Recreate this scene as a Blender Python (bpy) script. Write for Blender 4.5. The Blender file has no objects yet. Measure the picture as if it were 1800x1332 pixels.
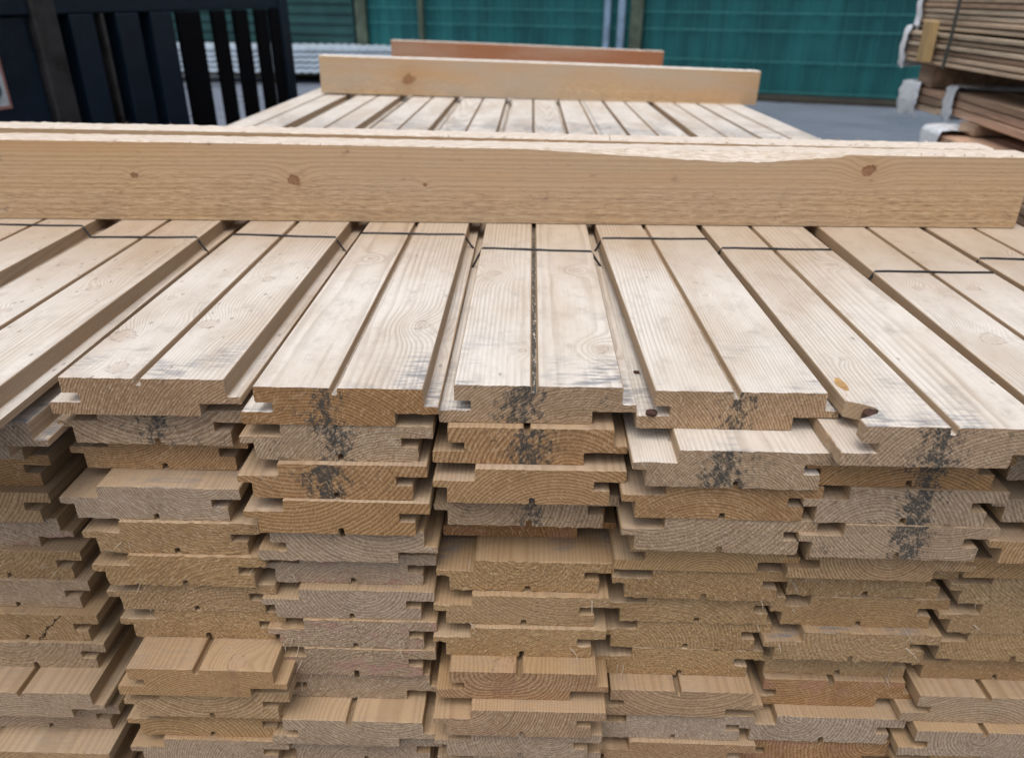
import bpy, bmesh, math, random
from mathutils import Vector, Matrix
random.seed(7)
scn = bpy.context.scene
COL = scn.collection
TOP = 0.94            # height of the timber stack above the yard
T = 0.032             # board pitch in height

# ------------------------------------------------------------------ camera
cam_d = bpy.data.cameras.new('camera')
cam = bpy.data.objects.new('camera', cam_d); COL.objects.link(cam)
cam_d.sensor_width = 36.0; cam_d.lens = 27.04
cam_d.clip_start = 0.02; cam_d.clip_end = 500
R3 = ((0.99968507, 0.01599496, -0.0193371), (0.02445586, -0.44813708, 0.89363028), (0.00562791, -0.89382175, -0.44838712))
M = Matrix(((R3[0][0], -R3[0][1], -R3[0][2], 0), (R3[1][0], -R3[1][1], -R3[1][2], 0), (R3[2][0], -R3[2][1], -R3[2][2], 0), (0, 0, 0, 1)))
cam.matrix_world = Matrix.Translation((0, 0, TOP + 0.2582)) @ M
cam_d.dof.use_dof = True; cam_d.dof.focus_distance = 0.62; cam_d.dof.aperture_fstop = 7.5
scn.camera = cam

# ------------------------------------------------------------------ sky, sun, exposure
SUN_EL, SUN_AZ = math.radians(70), math.radians(200)   # azimuth clockwise from +Y
w = bpy.data.worlds.new('World'); scn.world = w; w.use_nodes = True
nt = w.node_tree; nt.nodes.clear()
sky = nt.nodes.new('ShaderNodeTexSky'); sky.sky_type = 'NISHITA'; sky.sun_disc = False
sky.sun_elevation = SUN_EL; sky.sun_rotation = SUN_AZ
sky.air_density = 1.0; sky.dust_density = 6.0; sky.ozone_density = 1.0
hs = nt.nodes.new('ShaderNodeHueSaturation'); hs.inputs['Saturation'].default_value = 0.5
bg = nt.nodes.new('ShaderNodeBackground'); bg.inputs['Strength'].default_value = 0.15
wo = nt.nodes.new('ShaderNodeOutputWorld')
nt.links.new(sky.outputs[0], hs.inputs['Color']); nt.links.new(hs.outputs[0], bg.inputs['Color']); nt.links.new(bg.outputs[0], wo.inputs['Surface'])
sd = bpy.data.lights.new('sun', 'SUN'); sd.energy = 0.9; sd.angle = math.radians(60); sd.color = (1.0, 0.98, 0.955)
sun = bpy.data.objects.new('sun', sd); COL.objects.link(sun)
dirv = Vector((math.sin(SUN_AZ) * math.cos(SUN_EL), math.cos(SUN_AZ) * math.cos(SUN_EL), math.sin(SUN_EL)))
sun.rotation_euler = dirv.to_track_quat('Z', 'Y').to_euler(); sun.location = (0, 0, 6)
vs = scn.view_settings
vs.view_transform = 'Standard'; vs.look = 'None'; vs.exposure = 0.14; vs.gamma = 1.0; vs.use_curve_mapping = False
scn.cycles.max_bounces = 6

# ------------------------------------------------------------------ node helpers
class NT:
    def __init__(s, mat):
        mat.use_nodes = True; s.t = mat.node_tree; s.t.nodes.clear()
    def n(s, typ, **kw):
        o = s.t.nodes.new(typ)
        for k, v in kw.items(): setattr(o, k, v)
        return o
    def put(s, sock, v):
        if isinstance(v, bpy.types.NodeSocket): s.t.links.new(v, sock)
        else: sock.default_value = v
    def m(s, op, a, b=0.0, c=None, clamp=False):
        o = s.n('ShaderNodeMath', operation=op, use_clamp=clamp)
        s.put(o.inputs[0], a); s.put(o.inputs[1], b)
        if c is not None: s.put(o.inputs[2], c)
        return o.outputs[0]
    def ramp(s, x, a, b, lo=0.0, hi=1.0, smooth=True):
        o = s.n('ShaderNodeMapRange', interpolation_type='SMOOTHSTEP' if smooth else 'LINEAR')
        s.put(o.inputs[0], x); s.put(o.inputs[1], a); s.put(o.inputs[2], b); s.put(o.inputs[3], lo); s.put(o.inputs[4], hi)
        return o.outputs[0]
    def mix(s, f, a, b, mode='MIX'):
        o = s.n('ShaderNodeMix', data_type='RGBA', blend_type=mode, clamp_factor=True)
        s.put(o.inputs[0], f); s.put(o.inputs[6], a); s.put(o.inputs[7], b)
        return o.outputs[2]
    PACK = {}
    for _n, _l in (('pa', 'seed tone weather'), ('pb', 'pithx pithz ringw'), ('pc', 'stain speck gmould'), ('pd', 'grey mould pink'), ('pe', 'ragged mx gx'), ('pf', 'check ckx dirt')):
        for _i, _k in enumerate(_l.split()): PACK[_k] = (_n, _i)
    for _i in range(1, 6):
        for _j, _k in enumerate('xyr'): PACK['k%d%s' % (_i, _k)] = ('k%d' % _i, _j)
    def attr(s, name):
        grp, i = s.PACK[name]
        if not hasattr(s, 'ac'): s.ac = {}
        if grp not in s.ac:
            a = s.n('ShaderNodeAttribute', attribute_type='OBJECT', attribute_name=grp); sp = s.n('ShaderNodeSeparateXYZ')
            s.t.links.new(a.outputs['Vector'], sp.inputs[0]); s.ac[grp] = sp
        return s.ac[grp].outputs[i]
    def xyz(s, x, y, z):
        o = s.n('ShaderNodeCombineXYZ'); s.put(o.inputs[0], x); s.put(o.inputs[1], y); s.put(o.inputs[2], z); return o.outputs[0]
    def noise(s, v, scale, detail=2.0, rough=0.5, w=None):
        o = s.n('ShaderNodeTexNoise', noise_dimensions='4D' if w is not None else '3D')
        s.put(o.inputs['Vector'], v); s.put(o.inputs['Scale'], scale); s.put(o.inputs['Detail'], detail); s.put(o.inputs['Roughness'], rough)
        if w is not None: s.put(o.inputs['W'], w)
        return o.outputs[0]
    def vec(s, op, a, b):
        o = s.n('ShaderNodeVectorMath', operation=op); s.put(o.inputs[0], a); s.put(o.inputs[1], b)
        return o.outputs['Value'] if op in ('LENGTH', 'DISTANCE') else o.outputs[0]
    def coords(s):
        tc = s.n('ShaderNodeTexCoord'); sp = s.n('ShaderNodeSeparateXYZ'); s.t.links.new(tc.outputs['Object'], sp.inputs[0])
        return tc.outputs['Object'], sp.outputs[0], sp.outputs[1], sp.outputs[2]
    def out(s, col, rough, bump=None, dist=0.001, strength=1.0, spec=0.35, metal=0.0, **extra):
        p = s.n('ShaderNodeBsdfPrincipled'); o = s.n('ShaderNodeOutputMaterial')
        s.put(p.inputs['Base Color'], col); s.put(p.inputs['Roughness'], rough)
        p.inputs['Specular IOR Level'].default_value = spec; p.inputs['Metallic'].default_value = metal
        for k, v in extra.items(): s.put(p.inputs[k], v)
        if bump is not None:
            b = s.n('ShaderNodeBump'); b.inputs['Strength'].default_value = strength; b.inputs['Distance'].default_value = dist
            s.put(b.inputs['Height'], bump); s.t.links.new(b.outputs[0], p.inputs['Normal'])
        s.t.links.new(p.outputs[0], o.inputs[0])
        return p

def C(r, g, b): return (r, g, b, 1.0)

def wood(name, kind, axis='Y'):
    """Solid softwood: growth rings round a pith line that runs along the board, knots, weathering.
    kind: face / side / end for cladding boards, beam for rough-sawn bearers."""
    mat = bpy.data.materials.new(name); t = NT(mat)
    v0, x0, y0, z0 = t.coords()
    if axis == 'X':               # grain along local X
        x, y, z = z0, x0, y0
    else:
        x, y, z = x0, y0, z0
    seed = t.attr('seed'); tone = t.attr('tone'); weather = t.attr('weather')
    P = t.xyz(x, y, z)
    Ps = t.vec('ADD', P, t.xyz(seed, t.m('MULTIPLY', seed, 3.1), t.m('MULTIPLY', seed, 1.7)))
    # ---- slow warp of the grain
    long_ = t.vec('MULTIPLY', Ps, (9.0, 1.6, 9.0))
    wx = t.m('MULTIPLY', t.m('SUBTRACT', t.noise(long_, 1.0, 1.0), 0.5), 0.010)
    fine = t.vec('MULTIPLY', Ps, (70.0, 6.0, 70.0))
    wf = t.m('MULTIPLY', t.m('SUBTRACT', t.noise(fine, 1.0, 2.0), 0.5), 0.0022)
    # ---- knots: five per object (x, y, radius)
    knot_col = None; push = None; kring = None
    kwob = t.ramp(t.noise(Ps, 75.0, 2.0), 0.25, 0.75, 0.72, 1.3)
    kfil = t.noise(Ps, 210.0, 3.0, 0.7)
    for i in (range(1, 6) if kind in ('face', 'beam') else (1,) if kind == 'end' else ()):
        kx, ky, kr = t.attr('k%dx' % i), t.attr('k%dy' % i), t.attr('k%dr' % i)
        dxk = t.m('SUBTRACT', x, kx); dyk = t.m('MULTIPLY', t.m('SUBTRACT', y, ky), 0.8)
        d = t.m('SQRT', t.m('ADD', t.m('MULTIPLY', dxk, dxk), t.m('MULTIPLY', dyk, dyk)))
        q0 = t.m('DIVIDE', d, t.m('ADD', kr, 1e-5)); q = t.m('MULTIPLY', q0, kwob)
        e = t.m('POWER', 2.718, t.m('MULTIPLY', t.m('MULTIPLY', q0, q0), -0.13))
        e = t.m('MULTIPLY', e, t.m('MULTIPLY', kr, 1.5))
        push = e if push is None else t.m('ADD', push, e)
        k = t.m('MULTIPLY', t.ramp(q, 1.15, 0.75), t.ramp(t.m('ADD', t.m('MULTIPLY', t.m('SINE', t.m('MULTIPLY', q, 17.0)), 0.16), kfil), 0.30, 0.75, 0.35, 1.0))
        rim = t.m('MULTIPLY', t.m('MULTIPLY', t.ramp(q, 0.76, 0.98), t.ramp(q, 1.20, 1.0)), t.ramp(kfil, 0.40, 0.62))
        knot_col = k if knot_col is None else t.m('MAXIMUM', knot_col, k)
        kring = rim if kring is None else t.m('MAXIMUM', kring, rim)
    if push is None: push = knot_col = kring = 0.0
    px, pz, rw = t.attr('pithx'), t.attr('pithz'), t.attr('ringw')
    rx = t.m('ADD', t.m('SUBTRACT', x, px), wx); rz = t.m('ADD', t.m('SUBTRACT', z, pz), t.m('MULTIPLY', wx, 0.7))
    r = t.m('SQRT', t.m('ADD', t.m('MULTIPLY', rx, rx), t.m('MULTIPLY', rz, rz)))
    r = t.m('ADD', t.m('ADD', r, push), wf)
    u = t.m('ADD', t.m('DIVIDE', r, rw), t.m('MULTIPLY', t.noise(t.xyz(t.m('MULTIPLY', r, 160.0), seed, 0.0), 1.0, 1.0), 1.4))
    fr = t.m('FRACT', u)
    late = t.m('MULTIPLY', t.ramp(fr, 0.25, 0.82), t.ramp(fr, 1.0, 0.90))          # latewood line
    blot = t.noise(t.vec('MULTIPLY', Ps, (22.0, 5.0, 22.0)), 1.0, 3.0, 0.55)
    fibre = t.noise(t.vec('MULTIPLY', Ps, (900.0, 26.0, 900.0)), 1.0, 2.0, 0.6)
    grit = t.noise(Ps, 620.0, 3.0, 0.7)

    if kind in ('face', 'side'):
        light = t.mix(tone, C(.40, .275, .155), C(.34, .215, .105))
        dark = t.mix(tone, C(.275, .175, .09), C(.22, .125, .058))
        c = t.mix(t.m('MULTIPLY', late, 0.55), light, dark)
        c = t.mix(t.ramp(blot, 0.35, 0.75, 0.0, 0.35), c, C(.43, .32, .20))
        c = t.mix(t.m('MULTIPLY', knot_col, 0.75), c, t.mix(t.noise(Ps, 240.0, 2.0), C(.30, .18, .11), C(.44, .31, .21)))
        c = t.mix(t.m('MULTIPLY', kring, 0.65), c, C(.16, .10, .07))
        # weathering bleaches the surface to a pale silver, less so in the latewood
        bleach_shade = t.m('MULTIPLY', weather, t.ramp(t.noise(t.vec('MULTIPLY', Ps, (14.0, 4.0, 14.0)), 1.0, 4.0, 0.6), 0.22, 0.62, 0.55, 1.0))
        if kind == 'side': bleach_shade = t.m('MULTIPLY', bleach_shade, 0.16)
        else: bleach_shade = t.m('MULTIPLY', bleach_shade, t.m('MAXIMUM', t.ramp(y, 0.42, 0.18, 0.42, 1.0), t.ramp(y, 0.60, 1.0, 0.42, 1.0)))  # bleaching drops near the first bearer, painting in its shade and warm bounce
        gmod = t.ramp(t.noise(t.vec('MULTIPLY', Ps, (28.0, 9.0, 28.0)), 1.0, 3.0), 0.30, 0.70, 0.25, 0.95)
        wcol = t.mix(t.m('MULTIPLY', late, gmod), C(.67, .63, .575), C(.49, .435, .375))
        dirty = t.noise(t.vec('MULTIPLY', Ps, (60.0, 34.0, 60.0)), 1.0, 5.0, 0.72)
        wcol = t.mix(t.ramp(dirty, 0.46, 0.68, 0.0, 0.55), wcol, C(.47, .43, .385))
        wcol = t.mix(t.ramp(dirty, 0.62, 0.76, 0.0, 0.5), wcol, C(.30, .27, .25))
        wcol = t.mix(t.m('MULTIPLY', knot_col, 0.5), wcol, C(.42, .32, .26))
        wcol = t.mix(t.m('MULTIPLY', kring, 0.6), wcol, C(.22, .18, .16))
        c = t.mix(bleach_shade, c, wcol)
        # fibres / saw fuzz
        c = t.mix(t.ramp(fibre, 0.52, 0.72, 0.0, 0.30), c, t.mix(0.5, c, C(.20, .15, .11)))
        c = t.mix(t.ramp(grit, 0.55, 0.75, 0.0, 0.16), c, C(.86, .82, .76))
        if kind == 'face':
            # blue-black mould streaks, cross-grain, close to the sawn end (and again where an old bearer lay)
            st = t.noise(t.vec('MULTIPLY', Ps, (45.0, 240.0, 26.0)), 1.0, 4.0, 0.65)
            big = t.noise(t.vec('MULTIPLY', Ps, (15.0, 13.0, 15.0)), 1.0, 3.0, 0.55)
            endm = t.m('MULTIPLY', t.ramp(y, 0.115, 0.008), t.ramp(big, 0.47, 0.64))
            band = t.m('MULTIPLY', t.ramp(t.m('ABSOLUTE', t.m('SUBTRACT', y, 1.27)), 0.30, 0.05), t.ramp(big, 0.38, 0.58))
            sm = t.m('MULTIPLY', t.m('MULTIPLY', t.m('MAXIMUM', endm, band), t.attr('stain')), t.ramp(st, 0.40, 0.62))
            c = t.mix(t.m('MULTIPLY', sm, 0.85), c, t.mix(grit, C(.07, .08, .10), C(.24, .25, .28)))
            # little dark dashes left by drops and bark
            vo = t.n('ShaderNodeTexVoronoi', feature='F1'); t.put(vo.inputs['Vector'], t.vec('MULTIPLY', Ps, (95.0, 45.0, 95.0))); vo.inputs['Scale'].default_value = 1.0
            sel = t.n('ShaderNodeSeparateColor'); t.t.links.new(vo.outputs['Color'], sel.inputs[0])
            spk = t.m('MULTIPLY', t.ramp(t.m('ADD', vo.outputs['Distance'], t.m('MULTIPLY', grit, 0.22)), 0.28, 0.20), t.m('GREATER_THAN', sel.outputs[0], t.m('SUBTRACT', 1.0, t.attr('speck'))))
            c = t.mix(t.m('MULTIPLY', spk, 0.6), c, C(.20, .15, .12))
            # mould in the machined centre groove
            gx = t.attr('gx'); ing = t.m('LESS_THAN', t.m('ABSOLUTE', t.m('SUBTRACT', x, gx)), 0.0029)
            low = t.m('LESS_THAN', z, T - 0.0012 - 0.0012)
            gm = t.m('MULTIPLY', t.m('MULTIPLY', ing, low), t.m('MULTIPLY', t.attr('gmould'), t.ramp(t.noise(t.vec('MULTIPLY', Ps, (500.0, 140.0, 1.0)), 1.0, 3.0, 0.7), 0.30, 0.50)))
            c = t.mix(t.m('MULTIPLY', gm, 0.9), c, C(.025, .03, .028))
            saw = t.noise(t.vec('MULTIPLY', Ps, (60.0, 420.0, 60.0)), 1.0, 2.0)
            h = t.m('ADD', t.m('MULTIPLY', saw, 0.5), t.m('MULTIPLY', grit, 0.9))
            t.out(c, t.ramp(blot, 0.3, 0.7, 0.62, 0.82), h, 0.00045, 0.8, spec=0.3)
        else:
            h = fibre
            t.out(c, 0.62, h, 0.0003, 0.7, spec=0.3)
    elif kind == 'end':
        grey = t.attr('grey'); mould = t.attr('mould'); pink = t.attr('pink'); ragged = t.attr('ragged')
        light = t.mix(tone, C(.49, .325, .16), C(.40, .225, .10))
        dark = t.mix(tone, C(.29, .172, .076), C(.20, .100, .040))
        gl = C(.46, .365, .275); gd = C(.235, .170, .120)
        light = t.mix(grey, light, gl); dark = t.mix(grey, dark, gd)
        c = t.mix(t.m('MULTIPLY', late, t.m('SUBTRACT', 0.9, t.m('MULTIPLY', ragged, 0.25))), light, dark)
        c = t.mix(t.ramp(blot, 0.42, 0.72, 0.0, 0.40), c, dark)
        c = t.mix(t.m('MULTIPLY', knot_col, 0.7), c, C(.27, .14, .085))
        # torn fibres: short bright flecks leaning one way and dark pits between them
        lean = t.m('ADD', x, t.m('MULTIPLY', z, t.ramp(t.m('FRACT', t.m('MULTIPLY', seed, 7.3)), 0.0, 1.0, -1.0, 1.0, False)))
        fl = t.noise(t.xyz(t.m('MULTIPLY', lean, 620.0), seed, t.m('MULTIPLY', z, 300.0)), 1.0, 3.0, 0.65)
        clump = t.noise(t.xyz(t.m('MULTIPLY', x, 240.0), seed, t.m('MULTIPLY', z, 190.0)), 1.0, 3.0, 0.7)
        fls = t.m('ADD', 0.38, t.m('MULTIPLY', ragged, 0.22))
        c = t.mix(t.m('MULTIPLY', t.ramp(fl, 0.53, 0.68), fls), c, t.mix(grey, C(.66, .50, .32), C(.64, .57, .48)))
        c = t.mix(t.m('MULTIPLY', t.ramp(fl, 0.47, 0.30), fls), c, t.mix(0.45, dark, C(.10, .055, .025)))
        c = t.mix(t.ramp(clump, 0.50, 0.66, 0.0, 0.28), c, t.mix(0.5, dark, C(.11, .06, .03)))
        pk = t.m('MULTIPLY', pink, t.ramp(t.noise(t.vec('MULTIPLY', Ps, (45.0, 5.0, 70.0)), 1.0, 3.0), 0.50, 0.66))
        c = t.mix(t.m('MULTIPLY', pk, 0.42), c, C(.40, .18, .165))
        # black mould spreading from the groove
        dx_ = t.m('ABSOLUTE', t.m('ADD', t.m('SUBTRACT', x, t.attr('mx')), t.m('MULTIPLY', t.m('SUBTRACT', t.noise(Ps, 60.0, 3.0), 0.5), 0.03)))
        mn = t.noise(t.vec('MULTIPLY', Ps, (210.0, 1.0, 150.0)), 1.0, 5.0, 0.75)
        mm = t.ramp(t.m('SUBTRACT', t.m('SUBTRACT', mn, t.ramp(dx_, 0.001, 0.034, 0.0, 0.30, False)), t.m('MULTIPLY', t.m('SUBTRACT', 1.0, mould), 0.12)), 0.33, 0.48)
        wide = t.m('MULTIPLY', t.ramp(t.noise(t.vec('MULTIPLY', Ps, (55.0, 1.0, 75.0)), 1.0, 5.0, 0.78), 0.58, 0.66), 0.6)
        mm = t.m('MULTIPLY', t.m('MAXIMUM', mm, wide), t.ramp(mould, 0.0, 0.5))
        mm = t.m('MULTIPLY', mm, t.ramp(fl, 0.72, 0.45, 0.35, 1.0))
        c = t.mix(t.m('MULTIPLY', mm, 0.93), c, t.mix(grit, C(.018, .021, .020), C(.085, .085, .078)))
        # a drying check in a few ends
        ck = t.attr('check')
        line = t.m('ABSOLUTE', t.m('ADD', t.m('SUBTRACT', x, t.attr('ckx')), t.m('ADD', t.m('MULTIPLY', z, -0.9), t.m('MULTIPLY', t.m('SUBTRACT', t.noise(Ps, 150.0, 2.0), 0.5), 0.012))))
        c = t.mix(t.m('MULTIPLY', ck, t.ramp(line, 0.0016, 0.0004)), c, C(.03, .02, .015))
        h = t.m('ADD', t.m('MULTIPLY', fl, t.m('ADD', 0.5, t.m('MULTIPLY', ragged, 1.2))), t.m('MULTIPLY', clump, t.m('MULTIPLY', ragged, 1.6)))
        t.out(c, 0.85, h, 0.0013, 1.0, spec=0.15)
    else:   # rough sawn bearer
        light = t.mix(tone, C(.54, .385, .225), C(.33, .14, .07))
        dark = t.mix(tone, C(.36, .235, .125), C(.20, .075, .04))
        c = t.mix(t.m('MULTIPLY', late, 0.55), light, dark)
        # saw-torn scaly streaks along the grain
        sc = t.noise(t.vec('MULTIPLY', Ps, (520.0, 60.0, 520.0)), 1.0, 4.0, 0.7)
        zone = t.ramp(t.m('ADD', x, t.m('MULTIPLY', t.m('SUBTRACT', t.noise(t.vec('MULTIPLY', Ps, (20.0, 2.5, 20.0)), 1.0, 3.0), 0.5), 0.07)), 0.060, 0.030)
        c = t.mix(t.m('MULTIPLY', t.ramp(sc, 0.52, 0.66, 0.0, 0.65), t.m('ADD', 0.12, t.m('MULTIPLY', zone, 0.78))), c, t.mix(tone, C(.72, .57, .39), C(.40, .20, .12)))
        c = t.mix(t.m('MULTIPLY', t.ramp(sc, 0.47, 0.34), t.m('ADD', 0.2, t.m('MULTIPLY', zone, 0.45))), c, t.mix(0.5, dark, C(.12, .07, .04)))
        band = t.noise(t.xyz(t.m('MULTIPLY', x, 22.0), t.m('MULTIPLY', y, 1.2), seed), 1.0, 2.0)
        c = t.mix(t.ramp(band, 0.48, 0.62, 0.0, 0.6), c, t.mix(tone, C(.50, .315, .165), C(.30, .12, .06)))
        gz = t.m('MULTIPLY', weather, t.ramp(t.noise(t.vec('MULTIPLY', Ps, (12.0, 2.5, 12.0)), 1.0, 3.0), 0.35, 0.7))
        c = t.mix(t.m('MULTIPLY', gz, 0.6), c, C(.42, .345, .27))
        c = t.mix(t.m('MULTIPLY', knot_col, 1.5), c, t.mix(t.noise(Ps, 300.0, 2.0), C(.14, .06, .03), C(.27, .13, .07)))
        c = t.mix(t.m('MULTIPLY', kring, 0.7), c, C(.10, .05, .03))
        halo = t.m('MULTIPLY', push, 50.0, clamp=True)
        c = t.mix(t.m('MULTIPLY', halo, 0.35), c, C(.38, .20, .09))
        dirt = t.m('MULTIPLY', t.ramp(t.noise(t.vec('MULTIPLY', Ps, (60.0, 30.0, 60.0)), 1.0, 5.0, 0.75), 0.60, 0.74), t.attr('dirt'))
        c = t.mix(dirt, c, C(.09, .06, .05))
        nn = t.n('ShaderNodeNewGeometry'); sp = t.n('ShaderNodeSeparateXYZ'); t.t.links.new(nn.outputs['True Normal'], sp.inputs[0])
        sky_top = t.ramp(sp.outputs[2], 0.35, 0.75)
        c = t.mix(t.m('MULTIPLY', sky_top, t.m('MULTIPLY', weather, 1.2)), c, t.mix(t.ramp(sc, 0.40, 0.60), C(.58, .52, .45), C(.80, .77, .72)))  # paler upward faces: skylight on the bearer tops put into the colour
        h = t.m('ADD', t.m('MULTIPLY', sc, t.m('ADD', 0.5, zone)), t.m('MULTIPLY', grit, 0.5))
        t.out(c, 0.8, h, 0.0009, 1.0, spec=0.2)
    return mat

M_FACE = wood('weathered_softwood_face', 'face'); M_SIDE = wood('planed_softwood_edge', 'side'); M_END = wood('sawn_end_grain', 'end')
M_BEAM = wood('rough_sawn_bearer', 'beam', 'X')

def simple(name, col, rough=0.6, var=0.25, scale=8.0, bump=0.0, metal=0.0, spec=0.4, stretch=(1, 1, 1), dark=None, **extra):
    mat = bpy.data.materials.new(name); t = NT(mat)
    v, x, y, z = t.coords()
    vv = t.vec('MULTIPLY', v, stretch)
    n1 = t.noise(vv, scale, 4.0, 0.6); n2 = t.noise(vv, scale * 9, 3.0, 0.6)
    d = dark or tuple(c * (1 - var * 1.6) for c in col)
    c = t.mix(t.ramp(n1, 0.3, 0.7), C(*d), C(*col))
    c = t.mix(t.ramp(n2, 0.45, 0.75, 0.0, var), c, C(*[min(1, k * 1.35) for k in col]))
    t.out(c, t.ramp(n1, 0.3, 0.7, rough * 0.8, min(1, rough * 1.15)), n2 if bump else None, bump or 0.001, 1.0, spec=spec, metal=metal, **extra)
    return mat

# ------------------------------------------------------------------ object helpers
def link(name, me, parent=None):
    o = bpy.data.objects.new(name, me); COL.objects.link(o)
    if parent is not None: o.parent = parent
    return o
def tag(o, label=None, cat=None, group=None, kind=None):
    if label: o['label'] = label
    if cat: o['category'] = cat
    if group: o['group'] = group
    if kind: o['kind'] = kind
    return o
def look(o, knots=(), **kw):
    """per-object wood properties, packed three to a custom property"""
    d = {}
    for k, v in kw.items():
        g, i = NT.PACK[k]; d.setdefault(g, [0.0, 0.0, 0.0])[i] = float(v)
    for i in range(5):
        d['k%d' % (i + 1)] = [float(a) for a in knots[i]] if i < len(knots) else [9.0, 9.0, .0001]
    for g, v in d.items(): o[g] = v
def empty(name, loc, rz=0.0):
    o = bpy.data.objects.new(name, None); COL.objects.link(o); o.location = loc; o.rotation_euler = (0, 0, rz); o.empty_display_size = 0.1
    return o
def mesh_from(name, verts, faces, mats=(), midx=None, smooth=False):
    me = bpy.data.meshes.new(name); me.from_pydata(verts, [], faces)
    for m_ in mats: me.materials.append(m_)
    if midx: me.polygons.foreach_set('material_index', midx)
    if smooth: me.polygons.foreach_set('use_smooth', [True] * len(me.polygons))
    me.update(); return me
def box_data(x0, x1, y0, y1, z0, z1, bev=0.0):
    bm = bmesh.new(); bmesh.ops.create_cube(bm, size=1.0)
    for v in bm.verts:
        v.co = Vector((x0 + (v.co.x + .5) * (x1 - x0), y0 + (v.co.y + .5) * (y1 - y0), z0 + (v.co.z + .5) * (z1 - z0)))
    if bev: bmesh.ops.bevel(bm, geom=bm.edges[:] + bm.verts[:], offset=bev, segments=1, affect='EDGES')
    return bm
def bm_obj(name, bm, mat, parent=None):
    me = bpy.data.meshes.new(name); bm.to_mesh(me); bm.free()
    if mat: me.materials.append(mat)
    return link(name, me, parent)
def box(name, x0, x1, y0, y1, z0, z1, mat, parent=None, bev=0.002):
    return bm_obj(name, box_data(x0, x1, y0, y1, z0, z1, bev), mat, parent)
def tube_data(pts, rad, seg=8, flat=1.0):
    """closed tube along a polyline, optionally flattened in z"""
    verts, faces = [], []
    n = len(pts); P = [Vector(p) for p in pts]
    for i, p in enumerate(P):
        d = (P[min(i + 1, n - 1)] - P[max(i - 1, 0)]).normalized()
        a = d.cross(Vector((0, 1, 0.01)))
        if a.length < 1e-4: a = d.cross(Vector((1, 0, 0)))
        a.normalize(); b = a.cross(d).normalized()
        for k in range(seg):
            an = 2 * math.pi * k / seg
            verts.append(p + a * math.cos(an) * rad * flat + b * math.sin(an) * rad)
    for i in range(n - 1):
        for k in range(seg):
            k2 = (k + 1) % seg
            faces.append((i * seg + k, i * seg + k2, (i + 1) * seg + k2, (i + 1) * seg + k))
    faces.append(tuple(range(seg))[::-1]); faces.append(tuple((n - 1) * seg + k for k in range(seg)))
    return verts, faces

# ------------------------------------------------------------------ yard ground
def asphalt():
    mat = bpy.data.materials.new('wet_asphalt'); t = NT(mat); v, x, y, z = t.coords()
    a = t.noise(v, 140.0, 4.0, 0.7); b = t.noise(v, 0.8, 4.0, 0.6); c2 = t.noise(v, 12.0, 3.0)
    c = t.mix(t.ramp(a, 0.35, 0.7), C(.11, .13, .17), C(.22, .25, .31))
    c = t.mix(t.ramp(c2, 0.5, 0.75, 0, 0.4), c, C(.13, .15, .185))
    t.out(c, t.ramp(b, 0.35, 0.65, 0.22, 0.5), a, 0.003, 0.6, spec=0.5)
    return mat
gv = [(-150, -150, 0), (150, -150, 0), (150, 150, 0), (-150, 150, 0)]
ground = link('ground', mesh_from('ground', gv, [(0, 1, 2, 3)], [asphalt()]))
ground['kind'] = 'structure'

# ------------------------------------------------------------------ cladding boards
TH = 0.0318; WS = 1.02
def profile():
    m = 0.001; t_ = TH
    return [(0, 0), (113*m, 0), (113*m, .35*t_), (145*m, .35*t_), (145*m, .54*t_), (134.5*m, .54*t_), (134.5*m, t_),
            (72.8*m, t_), (72.4*m, t_ - .0052), (71.6*m, t_ - .0060), (68.8*m, t_ - .0060), (68.0*m, t_ - .0052), (67.6*m, t_),
            (11.7*m, t_), (11.7*m, .59*t_), (24*m, .59*t_), (24*m, .32*t_), (0, .32*t_)]
def refined(step, bev):
    p = [((a - 0.0725) * WS, b) for a, b in profile()]; out = []; n = len(p)
    for i in range(n):
        a, b, c = Vector(p[i - 1]), Vector(p[i]), Vector(p[(i + 1) % n])
        la, lc = (a - b).length, (c - b).length
        q = min(bev, la * .3, lc * .3)
        out.append(b + (a - b).normalized() * q); out.append(b + (c - b).normalized() * q)
    res = []
    n = len(out)
    for i in range(n):
        a, b = out[i], out[(i + 1) % n]; k = max(1, int((b - a).length / step))
        for j in range(k): res.append(a.lerp(b, j / k))
    return res
PROF_FINE = refined(0.0045, 0.0006); PROF_COARSE = [Vector(((a - 0.0725) * WS, b)) for a, b in profile()]
SLOPE, TWIST = -0.0165, 0.0105      # the deck sinks and leans to the right towards the far end
def sag(Y, X=0.0): return (SLOPE - TWIST * X) * max(0.0, Y - 0.98)
END_Y = 4.35

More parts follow.
